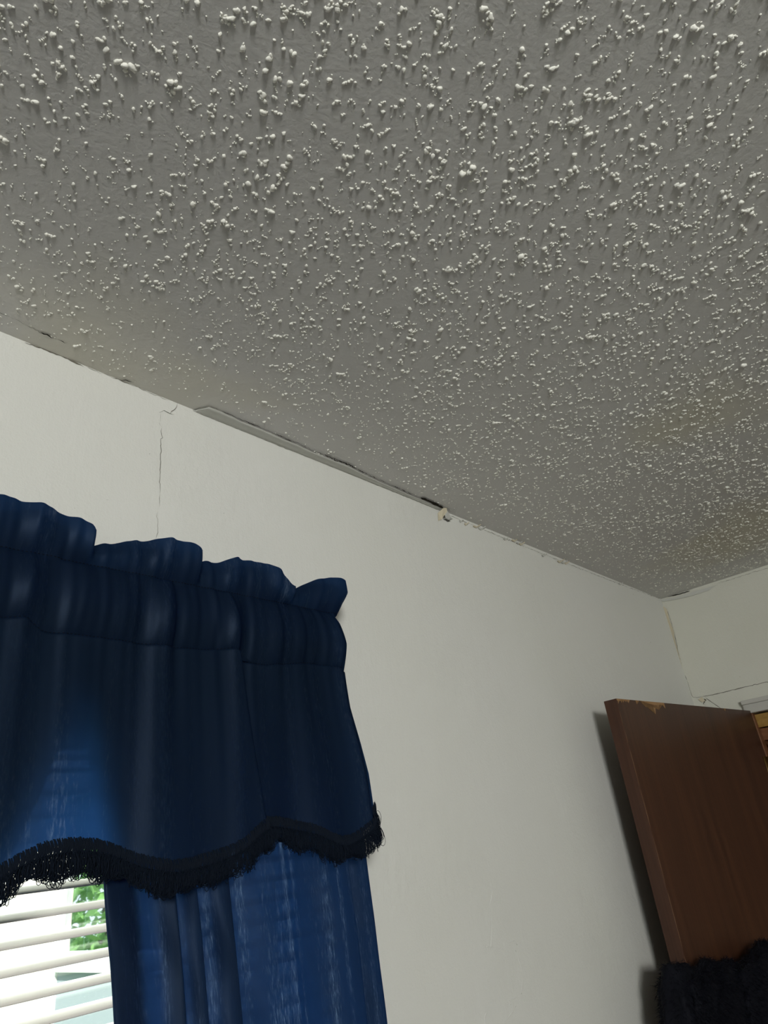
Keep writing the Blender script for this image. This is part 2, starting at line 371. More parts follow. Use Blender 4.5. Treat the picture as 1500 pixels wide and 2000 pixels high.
# torn curl of tape paper
def flap(name, outline, mt, parent, thick=0.0007):
    bm = bmesh.new(); vs = [bm.verts.new(p) for p in outline]; bm.faces.new(vs); bmesh.ops.triangulate(bm, faces=bm.faces[:])
    o = from_bm(name, bm, mt, parent); s = o.modifiers.new('thickness', 'SOLIDIFY'); s.thickness = thick; return o
flap('torn_paper', [on_y(857, 1000, .829), on_y(866, 992, .820), on_y(872, 992, .818), on_y(873, 999, .820), on_y(866, 1009, .828), on_y(862, 1015, .832), on_y(856, 1017, .8325), on_y(855, 1003, .832)], M_paper, wall_back)
flap('torn_paper', [on_y(868, 1003, .826), on_y(874, 998, .820), on_y(880, 1010, .826), on_y(884, 1013, .830), on_y(876, 1015, .831), on_y(870, 1012, .830)], M_tape, wall_back)
ribbon('crack', [on_y(871, 1003, .8315), on_y(867, 1008, .8315), on_y(867, 1014, .8315), on_y(874, 1017, .8315), on_y(880, 1018, .8315)], NB, 0.0034, M_crack, wall_back, seed=17, wmin=0.5)
# ragged joint to the corner
js = [(880, 1011), (893, 1018), (915, 1027), (935, 1036), (955, 1045), (975, 1053), (1000, 1063), (1025, 1073), (1060, 1088), (1095, 1101), (1130, 1115), (1170, 1130), (1200, 1141), (1240, 1154), (1270, 1163), (1288, 1168)]
ribbon('crack', [snap(yb(x, y+1.0)) for x, y in js], NB, 0.0016, M_crackthin, wall_back, seed=18, jit=0.0013, wmin=0.1)
for i, (x, y, l) in enumerate([(898, 1019, 5), (929, 1030, 12), (938, 1034, 9), (1003, 1057, 10), (1012, 1062, 9), (1016, 1064, 7), (1060, 1086, 6), (1092, 1098, 9), (1099, 1100, 8), (1104, 1101, 6), (1210, 1141, 5), (908, 1025, 5), (985, 1054, 6)]):
    a = yb(x-l*0.6, y-1); b = yb(x, y+2); c = yb(x+l*0.7, y-l*0.35)
    a.y -= 0.004; b.y -= 0.002; c.y -= 0.007
    d1 = Vector((0.001, -0.001, 0.0032))
    flap('paint_flake', [a, b, c, c+d1, b+d1*1.4, a+d1], M_paper if i % 2 else M_tape, wall_back, 0.0005)
# wiggly painted-over edge left of the crack
ribbon('crack', [yb(48, 669), yb(80, 680), yb(110, 692), yb(140, 705), yb(163, 716)], NB, 0.0030, M_crackthin, wall_back, seed=33, jit=0.0008, wmin=0.3)
ribbon('crack', [yb(170, 717), yb(200, 730), yb(240, 745), yb(280, 762), yb(330, 783)], NB, 0.0013, M_crackthin, wall_back, seed=34, jit=0.0009)
# corner: gap over wall_right, loose strip, vertical seam
ribbon('crack', [xr(1283, 1168), xr(1300, 1166), xr(1325, 1161), xr(1348, 1154)], NR, 0.0058, M_crack, wall_right, seed=19, wmin=0.6, jit=0.0004)
ribbon('crack', [xr(1348, 1160), xr(1375, 1152), xr(1403, 1142)], NR, 0.0016, M_crackthin, wall_right, seed=20)
flap('joint_tape', [xr(1288, 1172)+Vector((-.003, 0, 0)), xr(1320, 1167)+Vector((-.005, 0, 0)), xr(1350, 1158)+Vector((-.006, 0, 0)), xr(1400, 1143)+Vector((-.002, 0, 0)), xr(1385, 1153)+Vector((-.002, 0, 0)), xr(1352, 1164)+Vector((-.004, 0, 0)), xr(1320, 1171)+Vector((-.003, 0, 0)), xr(1296, 1175)+Vector((-.002, 0, 0))], M_tape, wall_right)
ribbon('crack', [xr(1400, 1140), xr(1430, 1131), xr(1470, 1118), xr(1510, 1107)], NR, 0.0016, M_crackthin, wall_right, seed=22, jit=0.0012)
flap('joint_tape', [xr(1296, 1184)+Vector((-.002, 0, 0)), xr(1303, 1190)+Vector((-.003, 0, 0)), xr(1309, 1212)+Vector((-.004, 0, 0)), xr(1318, 1236)+Vector((-.005, 0, 0)), xr(1317, 1246)+Vector((-.004, 0, 0)), xr(1326, 1278)+Vector((-.002, 0, 0)), xr(1338, 1322)+Vector((-.001, 0, 0)), xr(1334, 1316)+Vector((-.001, 0, 0)), xr(1316, 1262)+Vector((-.001, 0, 0)), xr(1305, 1224)+Vector((-.001, 0, 0))], M_paper, wall_right)
ribbon('crack', [xr(1302, 1190), xr(1311, 1215), xr(1319, 1245), xr(1325, 1275), xr(1332, 1302)], NR, 0.0014, M_crackthin, wall_right, seed=23)
ribbon('crack', [xr(1333, 1310), xr(1337, 1318), xr(1342, 1328)], NR, 0.0040, M_crack, wall_right, seed=24)
ribbon('crack', [xr(1342, 1328), xr(1348, 1348), xr(1353, 1362), xr(1362, 1362), xr(1372, 1361)], NR, 0.0012, M_crackthin, wall_right, seed=25, wmin=0.5)
ribbon('crack', [xr(1372, 1361), xr(1410, 1353), xr(1450, 1343), xr(1520, 1327)], NR, 0.0024, M_crackthin, wall_right, seed=26, wmin=0.5)
ribbon('crack', [xr(1372, 1360), xr(1375, 1368), xr(1377, 1379)], NR, 0.0050, M_crackthin, wall_right, seed=27, jit=0.003)
ribbon('crack', [xr(1377, 1362), xr(1392, 1373), xr(1409, 1384)], NR, 0.0018, M_crack, wall_right, seed=28, jit=0.0003, wmin=0.6)
flap('torn_paper', [xr(1364, 1366)+Vector((-.003, 0, 0)), xr(1372, 1361)+Vector((-.004, 0, 0)), xr(1378, 1369)+Vector((-.003, 0, 0)), xr(1372, 1372)+Vector((-.003, 0, 0))], M_paper, wall_right)

# old filler ridges low on the wall, and specks
for pts in ([(958, 1722), (962, 1745), (956, 1770), (961, 1800), (959, 1850)], [(950, 1848), (975, 1853), (1000, 1845), (1008, 1858)], [(1008, 1862), (1015, 1880), (1022, 1902), (1018, 1935)], [(1019, 1940), (1005, 1950), (992, 1952), (998, 1962)], [(950, 1975), (946, 1990), (950, 2010)], [(985, 1998), (1004, 1972), (1008, 1965)], [(1010, 1845), (1004, 1838), (995, 1842)]):
    P = densify([yb(*p) for p in pts], 0.003); bm = bmesh.new()
    P = [p + Vector((0.0006*noise.noise(p*300), 0.0004, 0.0006*noise.noise(p*270))) for p in P]
    tube(bm, P, [0.0012*(0.45+0.9*abs(noise.noise(p*90))) for p in P], 6); from_bm('filler_ridge', bm, M_wall, wall_back, smooth=True)
for x, y, r_ in ((209, 976, 5), (437, 1003, 4), (1270, 1254, 3), (1236, 1160, 2), (145, 992, 2), (292, 886, 3), (1445, 1321, 3)):
    a = (yb if x < 1290 else xr); ribbon('speck', [a(x-r_/2, y), a(x, y+1), a(x+r_/2, y)], NB if x < 1290 else NR, 0.0020, M_crackthin, wall_back if x < 1290 else wall_right, seed=x)

# ------------------------------------------------------------------ doorway trim, jamb, closet front
bm = bmesh.new()
box(bm, X0-0.016, X0, DY0-0.05, DY1+0.018, DZ1, DZ1+0.040, 0.004); box(bm, X0-0.024, X0-0.002, DY0-0.05, DY1+0.018, DZ1+0.028, DZ1+0.042, 0.003)
tag(from_bm('trim_1', bm, M_trim), 'grey-white painted casing around the doorway in the right wall', 'trim', kind='structure')
bm = bmesh.new(); box(bm, X0-0.012, X0+T-0.002, DY1-0.003, DY1+0.020, ZF, DZ1, 0.002); box(bm, X0-0.012, X0, DY0-0.05, DY0-0.003, ZF, DZ1, 0.003)
tag(from_bm('trim_2', bm, M_red), 'reddish wooden side casing of the doorway in the right wall', 'trim', kind='structure')
closet = tag(bpy.data.objects.new('closet_front', None), 'golden and reddish wood closet front seen past the open brown door', 'closet'); C.objects.link(closet); closet.location = (X0+0.03, 0.25, ZF)
def cpart(name, boxes, mt, bev=0.002):
    bm = bmesh.new()
    for b in boxes: box(bm, *b, bev)
    o = from_bm(name, bm, mt); o.parent = closet; o.matrix_parent_inverse = Matrix.Translation(-closet.location); return o
cpart('head_board', [(X0+0.008, X0+0.05, DY0, DY1-0.002, 0.206, 0.247)], M_yellow)
cpart('head_rail', [(X0+0.014, X0+0.05, DY0, DY1-0.002, 0.166, 0.203)], M_red)
cpart('backing_board', [(X0+T+0.002, X0+T+0.02, DY0-0.1, DY1+0.1, ZF, 0.40)], M_red)
nd = 2; wd = (DY1-DY0-0.012)/nd
for i in range(nd):
    ya = DY0 + 0.002 + i*(wd+0.004); yb2 = ya+wd
    d = cpart('closet_door', [(X0+0.022, X0+0.045, ya, ya+0.055, ZF+0.01, 0.156), (X0+0.022, X0+0.045, yb2-0.055, yb2, ZF+0.01, 0.156), (X0+0.022, X0+0.045, ya+0.055, yb2-0.055, 0.096, 0.156), (X0+0.022, X0+0.045, ya+0.055, yb2-0.055, ZF+0.01, ZF+0.08), (X0+0.033, X0+0.043, ya+0.05, yb2-0.05, ZF+0.07, 0.10)], M_red)
    k = bmesh.new(); bmesh.ops.create_uvsphere(k, u_segments=16, v_segments=10, radius=0.014); bmesh.ops.translate(k, verts=k.verts, vec=(X0+0.012, (ya if i else yb2)+(0.03 if i else -0.03), -0.82))
    o = from_bm('knob', k, M_brass, smooth=True); o.parent = d

# ------------------------------------------------------------------ open brown door leaf
PA = Vector((1.642, 0.718, 0)); PB = Vector((2.500, 0.660, 0)); DT = 0.2588; DTH = 0.034; DBOT = ZF+0.012
du = (PB-PA).normalized(); dn = Vector((-du.y, du.x, 0))          # dn points to wall_back
door = tag(bpy.data.objects.new('door_1', None), 'dark brown wooden door standing open in front of the off-white wall, top edge chipped', 'door', kind='structure'); C.objects.link(door)
door.matrix_world = Matrix.Translation((PA.x, PA.y, DBOT)) @ Matrix((( du.x, dn.x, 0), (du.y, dn.y, 0), (0, 0, 1))).to_4x4()
DW = (PB-PA).length; DH = DT-DBOT
bm = bmesh.new(); box(bm, 0, DW, 0, DTH, 0, DH, 0.0012)
from_bm('door_leaf', bm, M_door, door)
def door_uv(x, y):                                             # photo point -> (along leaf, height) on the front face
    r = ray(x, y); n = Vector((dn.x, dn.y, 0)); t = PA.dot(n)/r.dot(n); p = r*t
    return (p-PA).dot(du), p.z-DBOT
def chip(points, seed, name='bare_wood_chip', mt=M_raw):
    bm = bmesh.new(); q = [door_uv(*p) for p in points]
    q = [(max(0.0005, a), min(b, DH-0.0004)) for a, b in q]
    f = bm.faces.new([bm.verts.new((a, -0.0005, b)) for a, b in q]); bmesh.ops.triangulate(bm, faces=[f])
    return from_bm(name, bm, mt, door)
zt = lambda x, y: (1120 + x/3.947, 1300 + y/3.947)
def teeth(xs_y, top_y):
    return [zt(x, y) for x, y in xs_y] + [zt(xs_y[-1][0], top_y(xs_y[-1][0])-8), zt(xs_y[0][0], top_y(xs_y[0][0])-8)]
ty = lambda x: 252 + (x-325)*0.094
chip(teeth([(328, 262), (340, 275), (345, 296), (352, 270), (362, 268), (370, 288), (376, 270), (384, 286), (392, 268), (404, 282), (410, 270), (424, 290), (432, 268)], ty), 1)
chip(teeth([(475, 268), (482, 285), (488, 300), (492, 276), (505, 272)], ty), 2)
chip(teeth([(506, 270), (524, 284), (532, 296), (540, 288), (556, 318), (562, 300), (575, 324), (582, 302), (592, 318), (600, 304), (612, 312), (622, 350), (634, 376), (630, 330), (628, 306), (642, 302), (658, 342), (655, 300), (670, 298), (684, 304), (708, 332), (700, 300), (694, 286)], ty), 3)
chip(teeth([(1158, 332), (1164, 345), (1170, 352), (1168, 334)], lambda x: 331), 4)
# scuffed front corner of the leaf
for i, (z0, z1, wd_) in enumerate([(0.03, 0.06, .0016), (0.075, 0.105, .0019), (0.115, 0.20, .0026), (0.205, 0.29, .0028), (0.30, 0.40, .0022), (0.41, 0.52, .0025), (0.53, 0.58, .0020)]):
    bm = bmesh.new(); a = DH-z1; b = DH-z0; n = 14; L = []; Rr = []
    for k in range(n+1):
        z = a+(b-a)*k/n; e = math.sin(math.pi*k/n)**0.5*wd_*(0.6+0.5*noise.noise(Vector((z*60, i, 0)))) + 0.0001
        L.append(bm.verts.new((0.0003, -0.0004, z))); Rr.append(bm.verts.new((0.0003+e, -0.0004, z)))
    for k in range(n): bm.faces.new((L[k], Rr[k], Rr[k+1], L[k+1]))
    from_bm('scuff', bm, M_scuff, door)
for zz in (0.18, 1.0, 1.80):
    bm = bmesh.new(); tube(bm, [(DW+0.004, -0.004, zz-0.045), (DW+0.004, -0.004, zz+0.045)], 0.006, 10); box(bm, DW-0.03, DW+0.004, -0.0018, 0, zz-0.045, zz+0.045)
    from_bm('hinge', bm, M_brass, door, True)
for s, y in ((-1, 0), (1, DTH)):
    bm = bmesh.new(); tube(bm, [(0.06, y, 0.92), (0.06, y+s*0.008, 0.92), (0.06, y+s*0.009, 0.92), (0.06, y+s*0.03, 0.92), (0.06, y+s*0.035, 0.92), (0.06, y+s*0.048, 0.92), (0.06, y+s*0.055, 0.92)], [0.03, 0.028, 0.011, 0.011, 0.024, 0.027, 0.012], 20)
    from_bm('door_knob', bm, M_brass, door, True)

# ------------------------------------------------------------------ windows
def window(name, axis, a0, a1, z0, z1, plane, label):
    """axis 'x': window in a wall of constant y"""
    r = tag(bpy.data.objects.new(name, None), label, 'window', kind='structure'); C.objects.link(r)
    def bx(bm, p0, p1, d0, d1, q0, q1, bev=0.002):
        if axis == 'x': box(bm, p0, p1, d0, d1, q0, q1, bev)
        else: box(bm, d0, d1, p0, p1, q0, q1, bev)
    f = 0.03; zm = (z0+z1)/2 - 0.02; d0, d1 = plane, plane+0.05
    bm = bmesh.new()
    bx(bm, a0, a0+f, d0, d1, z0, z1); bx(bm, a1-f, a1, d0, d1, z0, z1); bx(bm, a0+f, a1-f, d0, d1, z1-f, z1); bx(bm, a0+f, a1-f, d0, d1, z0, z0+f)
    from_bm('window_frame', bm, M_white, r)
    bm = bmesh.new(); bx(bm, a0+f, a1-f, d0+0.01, d0+0.04, zm-0.018, zm+0.018); from_bm('meeting_rail', bm, M_white, r)
    for p, q in ((z0+f, zm-0.018), (zm+0.018, z1-f)):
        bm = bmesh.new(); bx(bm, a0+f, a1-f, d0+0.022, d0+0.026, p, q, 0); from_bm('pane', bm, M_glass, r)
    return r
window('window_1', 'x', WX0, WX1, WZ0, WZ1, Y0+0.075, 'white-framed window behind the blind and navy curtains')
window('window_2', 'y', L2[0], L2[1], L2[2], L2[3], XL-0.10, 'white-framed window in the left wall behind the camera')

# ------------------------------------------------------------------ blind
blind = tag(bpy.data.objects.new('window_blind', None), 'cream horizontal slatted blind hanging in the window behind the navy curtains', 'blind'); C.objects.link(blind)
blind.location = (0, 0.862, WZ1)
def bpart(name, o): o.parent = blind; o.matrix_parent_inverse = Matrix.Translation(-blind.location); return o
V = []; Fq = []; nsl = 38; ns = 9; SX0, SX1 = WX0+0.008, WX1-0.008
for k in range(nsl):
    zc0 = 0.1305 - 0.0243*k - 0.0015
    for xx in (SX0, SX1):
        for side in (0, 1):
            for j in range(ns):
                s = (j/(ns-1)-0.5)*0.026; ang = math.radians(13)
                zz = s*math.sin(ang) + 0.0030*(1-(s/0.013)**2) - side*0.0014
                V.append((xx, 0.862 + s*math.cos(ang), zc0+zz))
    b = k*4*ns
    for j in range(ns-1):
        Fq.append([b+j, b+j+1, b+2*ns+j+1, b+2*ns+j]); Fq.append([b+ns+j, b+3*ns+j, b+3*ns+j+1, b+ns+j+1])
    Fq.append([b, b+2*ns, b+3*ns, b+ns]); Fq.append([b+ns-1, b+2*ns-1, b+4*ns-1, b+3*ns-1])
bpart('slats', from_np('slats', V, Fq, M_slat, smooth=False))
bm = bmesh.new(); box(bm, SX0, SX1, 0.848, 0.878, 0.151, 0.176, 0.002); bpart('', from_bm('headrail', bm, M_white))
bm = bmesh.new(); box(bm, SX0, SX1, 0.850, 0.874, -0.824, -0.806, 0.002); bpart('', from_bm('bottom_rail', bm, M_white))
for x in (-0.62, -0.19, 0.22, 0.66):
    bm = bmesh.new(); tube(bm, [(x, 0.8475, 0.152), (x, 0.8475, -0.81)], 0.0006, 5); tube(bm, [(x, 0.8765, 0.152), (x, 0.8765, -0.81)], 0.0006, 5)
    bpart('', from_bm('ladder_cord', bm, M_white))

# ------------------------------------------------------------------ curtain rod
YR = 0.757
rod = tag(bpy.data.objects.new('curtain_rod', None), 'white metal curtain rod inside the navy valance pocket', 'curtain rod'); C.objects.link(rod); rod.location = (0, YR, 0.305)
bm = bmesh.new(); tube(bm, [(-0.80, YR, 0.305), (0.752, YR, 0.305)], 0.0055, 12); o = from_bm('pole', bm, M_steel, smooth=True); o.parent = rod; o.matrix_parent_inverse = Matrix.Translation(-rod.location)
for x in (-0.79, 0.742):
    bm = bmesh.new(); tube(bm, [(x, YR, 0.305), (x, Y0, 0.305)], 0.006, 8); box(bm, x-0.012, x+0.012, Y0-0.004, Y0, 0.275, 0.335, 0.001)
    o = from_bm('bracket', bm, M_steel); o.parent = rod; o.matrix_parent_inverse = Matrix.Translation(-rod.location)

# ------------------------------------------------------------------ valance
interp = np.interp
tz = [(-0.86, .385), (-0.80, .397), (-0.72, .401), (-0.70, .372), (-0.62, .39), (-0.52, .40), (-0.505, .37), (-0.42, .392), (-0.33, .40), (-0.315, .375), (-0.24, .385), (-0.13, .402), (-0.12, .372), (-0.04, .39), (0.06, .404), (0.075, .374), (0.14, .395), (0.237, .403), (0.291, .400), (0.325, .395), (0.338, .389), (0.343, .378), (0.347, .372), (0.36, .378), (0.375, .381), (0.400, .390), (0.427, .397), (0.460, .400), (0.480, .399), (0.490, .393), (0.496, .383), (0.51, .389), (0.53, .389), (0.553, .398), (0.575, .401), (0.608, .399), (0.63, .388), (0.645, .374), (0.655, .366), (0.665, .374), (0.680, .385), (0.700, .396), (0.720, .401), (0.740, .4015), (0.757, .400)]
notch = [-0.705, -0.51, -0.32, -0.125, 0.07, 0.344, 0.493, 0.655]
hz = [(-0.86, .05), (-0.80, .045), (-0.68, .012), (-0.56, .05), (-0.43, .010), (-0.31, .05), (-0.18, .008), (-0.06, .045), (0.07, .010), (0.18, .04), (0.24, .012), (0.27, .019), (0.299, .036), (0.327, .041), (0.366, .040), (0.391, .033), (0.421, .017), (0.457, .009), (0.503, .015), (0.54, .024), (0.565, .045), (0.60, .049), (0.65, .038), (0.688, .013), (0.705, .017), (0.722, .028), (0.740, .045), (0.757, .062)]
sz = [(-0.86, .262), (0.253, .266), (0.279, .270), (0.299, .257), (0.366, .258), (0.442, .257), (0.508, .260), (0.545, .264), (0.561, .252), (0.604, .249), (0.681, .260), (0.757, .255)]
def smooth1(xq, pts, s=0.004):
    xp, yp = zip(*pts)
    return sum(interp(xq+k*s, xp, yp) for k in (-1.5, -0.5, 0.5, 1.5))/4
def saw(x, d, Ll, Lr, sharp=0.0022):
    step = 1/(1+np.exp(np.clip(x/sharp, -40, 40)))           # 1 on the left
    return step*d*np.exp(np.minimum(x, 0)/Ll) - (1-step)*d*0.7*np.exp(-np.maximum(x, 0)/Lr)
def wob(u, seed, fs=(7, 13, 23, 41), am=(1, .7, .45, .25)):
    r = np.random.default_rng(seed); o = np.zeros_like(u)
    for f, a in zip(fs, am): o += a*np.sin(u*f*2*np.pi/1.6*1.9 + r.uniform(0, 6.28) + 0.8*np.sin(u*f*0.7+r.uniform(0, 6)))
    return o/sum(am)
u = np.arange(-0.86, 0.7571, 0.0022); nu = len(u)
rows_h = np.linspace(1, 0, 22); rows_p = np.linspace(0, 1, 30)[1:]; rows_s = np.linspace(0, 1, 110)[1:]
ZT = smooth1(u, tz, 0.0012); HZ = smooth1(u, hz, 0.009); SZ = smooth1(u, sz, 0.003)
def fwd(u, z, part, t):
    F = np.zeros_like(u)
    k1 = u - (0.545 + 0.031*np.clip((0.345-z)/0.30, 0, 1)); k3 = u - (0.733+0.002*np.clip((0.345-z)/0.30, 0, 1)); k2 = u-(0.455+0.001*t); k4 = u-(0.693-0.004*t)
    creases = [(-0.70, .5), (-0.52, .8), (-0.33, .5), (-0.12, .9), (0.07, .7), (0.20, .5)]
    fine = wob(u, 5, (22, 39, 61), (1, .8, .5)); mid = wob(u+0.03*(0.3-z), 6, (9, 15, 22), (1, .8, .5)); broad = wob(u + 0.10*(0.3-z)*np.sin(u*9), 9, (4.0, 7.0, 11), (1, .8, .5))
    if part == 'h':
        B = np.zeros_like(u); xs_ = [-0.86]+notch+[0.757]
        for a, b in zip(xs_, xs_[1:]):
            s = np.clip((u-a)/(b-a), 0, 1); sel = (u >= a) & (u < b+1e-6)
            B = np.where(sel, -0.012 + 0.030*s**0.8, B)
        B = np.convolve(np.pad(B, 2, 'edge'), np.ones(3)/3, 'same')[2:-2]
        F = t*B + (0.0022*t+0.0012)*fine*(1-0.35*t) + 0.008*t**0.7*mid + 0.006*np.sin(np.pi*np.clip(t, 0, 1))
        F += saw(u-0.432, 0.0045*np.sin(np.pi*min(1, t*0.8+0.2)), .02, .02, .003) + saw(u-0.31, 0.004*(1-t), .02, .03) + saw(0.735-u, 0.004*(1-t*0.5), .015, .02)
    elif part == 'p':
        F = (0.011 + 0.004*mid)*np.sin(np.pi*t)**0.8 + 0.0018*fine*(1-0.3*t) + 0.0040*t*mid
        F += saw(k1, 0.004+0.004*t, .03, .03) + saw(k2, 0.0045, .02, .03, .0015) + saw(k3, 0.003+0.004*t, .012, .015) + saw(k4, 0.002+.001*t, .012, .015)
        F += saw(0.512-u+0.01*t, .0035, .012, .02) + saw(u-0.345+0.01*t, .002, .02, .03)
    else:
        g = t**0.7
        F = 0.0012*fine*(1-g) + (0.0030*(1-g)+0.0012)*mid + 0.010*g*broad + 0.0035*np.exp(-t*10) + 0.012*g
        F += saw(k1, 0.010+0.008*g, .05, .04, .0014) + saw(k3, 0.007+0.009*g, .03, .02, .0025) + saw(k2, 0.0045*(1-g)**2, .02, .03)
    for c0, a in creases: F += a*saw(u-c0-0.01*np.sin(z*9+c0*7), 0.004 + (0.008*t if part == 's' else 0), .04, .04, .003)
    return F
redge = [(-0.02, .79), (0.04, .798), (0.104, .797), (0.148, .789), (0.201, .777), (0.26, .774), (0.298, .777), (0.33, .767), (0.345, .757), (0.365, .765), (0.385, .777), (0.402, .776)]
def place(u, z, F, part, t):
    we = np.clip((u-0.60)/0.157, 0, 1)**1.6
    ex = interp(z, [a for a, b in redge], [b for a, b in redge]) - 0.757
    X = u + we*ex
    endb = np.clip((u-0.735)/0.022, 0, 1)**2
    Y = 0.750 - F + 0.016*endb*(1 if part != 'h' else 0.4)
    return X, Y
cols = []; uvs = []
def add_row(z, part, t):
    F = fwd(u, z, part, t); X, Y = place(u, z, F, part, t)
    cols.append(np.stack([X, Y, z], -1)); uvs.append(np.stack([u, z], -1))
for h in rows_h: add_row(0.3455 + (ZT-0.3455)*h, 'h', h)
for t in rows_p: add_row(0.3455 + (SZ-0.3455)*t, 'p', t)
for t in rows_s: add_row(SZ + (HZ-SZ)*t, 's', t)
G = np.stack(cols, 1)                                         # nu x nrows x 3
nr = G.shape[1]
val = tag(bpy.data.objects.new('valance', None), 'navy satin valance with ruffled top and looped fringe, gathered above the window', 'valance'); C.objects.link(val)
nh = len(rows_h); npk = nh+len(rows_p)
def sheet(name, a, b, mt):
    g = G[:, a:b]; uv = np.stack(uvs, 1)[:, a:b].reshape(-1, 2)
    return from_np(name, g.reshape(-1, 3), grid_faces(nu, b-a), mt, val, uv=uv)
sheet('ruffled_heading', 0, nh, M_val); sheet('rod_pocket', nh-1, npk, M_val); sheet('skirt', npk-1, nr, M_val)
# second layer of the ruffle, standing behind the first
zb = rows_h[:, None]; BK = G[:, :nh].copy(); BK[..., 1] += 0.004 + 0.018*rows_h[None, :]; BK[..., 2] -= (0.003+0.004*np.sin(u*60))[:, None]*rows_h[None, :]; BK[..., 0] += (0.012*np.clip((u-0.70)/0.05, 0, 1))[:, None]*rows_h[None, :]*0.4
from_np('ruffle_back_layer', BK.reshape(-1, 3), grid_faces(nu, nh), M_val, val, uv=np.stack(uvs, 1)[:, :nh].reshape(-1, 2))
BKP = G[:, nh-1:npk].copy(); tt = np.linspace(0, 1, BKP.shape[1]); BKP[..., 0] -= (0.02*np.clip((u-0.70)/0.05, 0, 1))[:, None]; BKP[..., 1] = 0.752 + 0.011*np.sin(np.pi*tt)[None, :]
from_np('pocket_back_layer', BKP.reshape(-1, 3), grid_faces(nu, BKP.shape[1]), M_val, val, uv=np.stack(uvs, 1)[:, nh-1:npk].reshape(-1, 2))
# stitched seams
for idx in (nh-1, npk-1):
    bm = bmesh.new(); line = G[:, idx]
    for i in range(2, nu-2, 2):
        a = Vector(line[i])+Vector((0, -0.0006, 0)); b = Vector(line[i+1])+Vector((0, -0.0006, 0))
        tube(bm, [a, b], 0.00045, 4, False)
    from_bm('stitching', bm, M_fringe, val)
# fringe: braided heading and hanging loops
hem = G[:, -1]; hemu = G[:, -5]
arc = np.concatenate([[0], np.cumsum(np.linalg.norm(np.diff(hem, axis=0), axis=1))])
def at_hem(s): return np.array([interp(s, arc, hem[:, k]) for k in range(3)])
BV = []; BF = []; LV = []; LF = []
def np_tube(VV, FF, P, r, seg=4):
    P = np.asarray(P); n = len(P); D = np.gradient(P, axis=0); D /= np.linalg.norm(D, axis=1, keepdims=True)+1e-9
    up = np.where(np.abs(D[:, 1:2]) > 0.9, np.array([[1., 0, 0]]), np.array([[0, 1., 0]])); A = np.cross(D, up); A /= np.linalg.norm(A, axis=1, keepdims=True)+1e-9; B = np.cross(D, A)
    base = sum(len(v) for v in VV) if False else VV_len[id(VV)]
    an = np.arange(seg)*2*np.pi/seg
    R = P[:, None] + r*(A[:, None]*np.cos(an)[None, :, None] + B[:, None]*np.sin(an)[None, :, None])
    VV.append(R.reshape(-1, 3)); VV_len[id(VV)] += n*seg
    i = np.arange(n-1)[:, None]*seg; j = np.arange(seg)[None]; j2 = (np.arange(seg)+1)[None] % seg
    FF.append(np.stack([i+j, i+j2, i+seg+j2, i+seg+j], -1).reshape(-1, 4)+base)
VV_len = {id(BV): 0, id(LV): 0}
L = arc[-1]; s = 0.0
while s < L:
    p = at_hem(s); dx = random.uniform(-1, 1)*0.0009; dz = random.uniform(-.001, .001)
    zz = np.linspace(0.0065, -0.0085, 5); bulge = 0.0024*np.sin(np.linspace(0.3, 2.9, 5))
    P = np.stack([p[0]+dx*np.linspace(-1, 1, 5)+0.0012*np.sin(np.linspace(0, 3.1, 5)), p[1]-0.0012-bulge, p[2]+zz+dz], -1)
    np_tube(BV, BF, P, 0.00068, 4)
    s += 0.00110 if p[0] > 0.15 else 0.0035
s = 0.0; th = np.linspace(0, 2*np.pi, 15)
while s < L:
    p = at_hem(s)
    dense = p[0] > 0.15
    clump = 0.85 + 0.45*noise.noise(Vector((s*26, 2, 0))) + 0.25*noise.noise(Vector((s*70, 5, 0)))
    for lay in range(4 if dense else 1):
        ln = (0.0205+0.007*random.random())*clump*(1.15 if random.random() < 0.16 else 1.0); wd_ = random.uniform(0.0028, 0.0058)
        yaw = random.uniform(-1.2, 1.2); tilt = random.gauss(0, 0.28) + 0.9*noise.noise(Vector((s*40, 9, 1)))
        a = wd_*np.sin(th)*(0.75+0.45*(1-np.cos(th))/2); dz = -ln*(1-np.cos(th))/2
        X = p[0] + a*math.cos(yaw) - dz*math.sin(tilt)*-1*0.55 + random.uniform(-.001, .001)
        Y = p[1] - 0.001 + a*math.sin(yaw) - 0.0022*lay*random.random() + random.uniform(-.0015, .0015)
        Z = p[2] - 0.0055 + dz*math.cos(tilt)
        np_tube(LV, LF, np.stack([X, Y, Z], -1), 0.00036, 4)
    s += 0.00125 if dense else 0.003
from_np('fringe_braid', np.concatenate(BV), np.concatenate(BF), M_fringe, val)
from_np('fringe_loops', np.concatenate(LV), np.concatenate(LF), M_fringe, val)

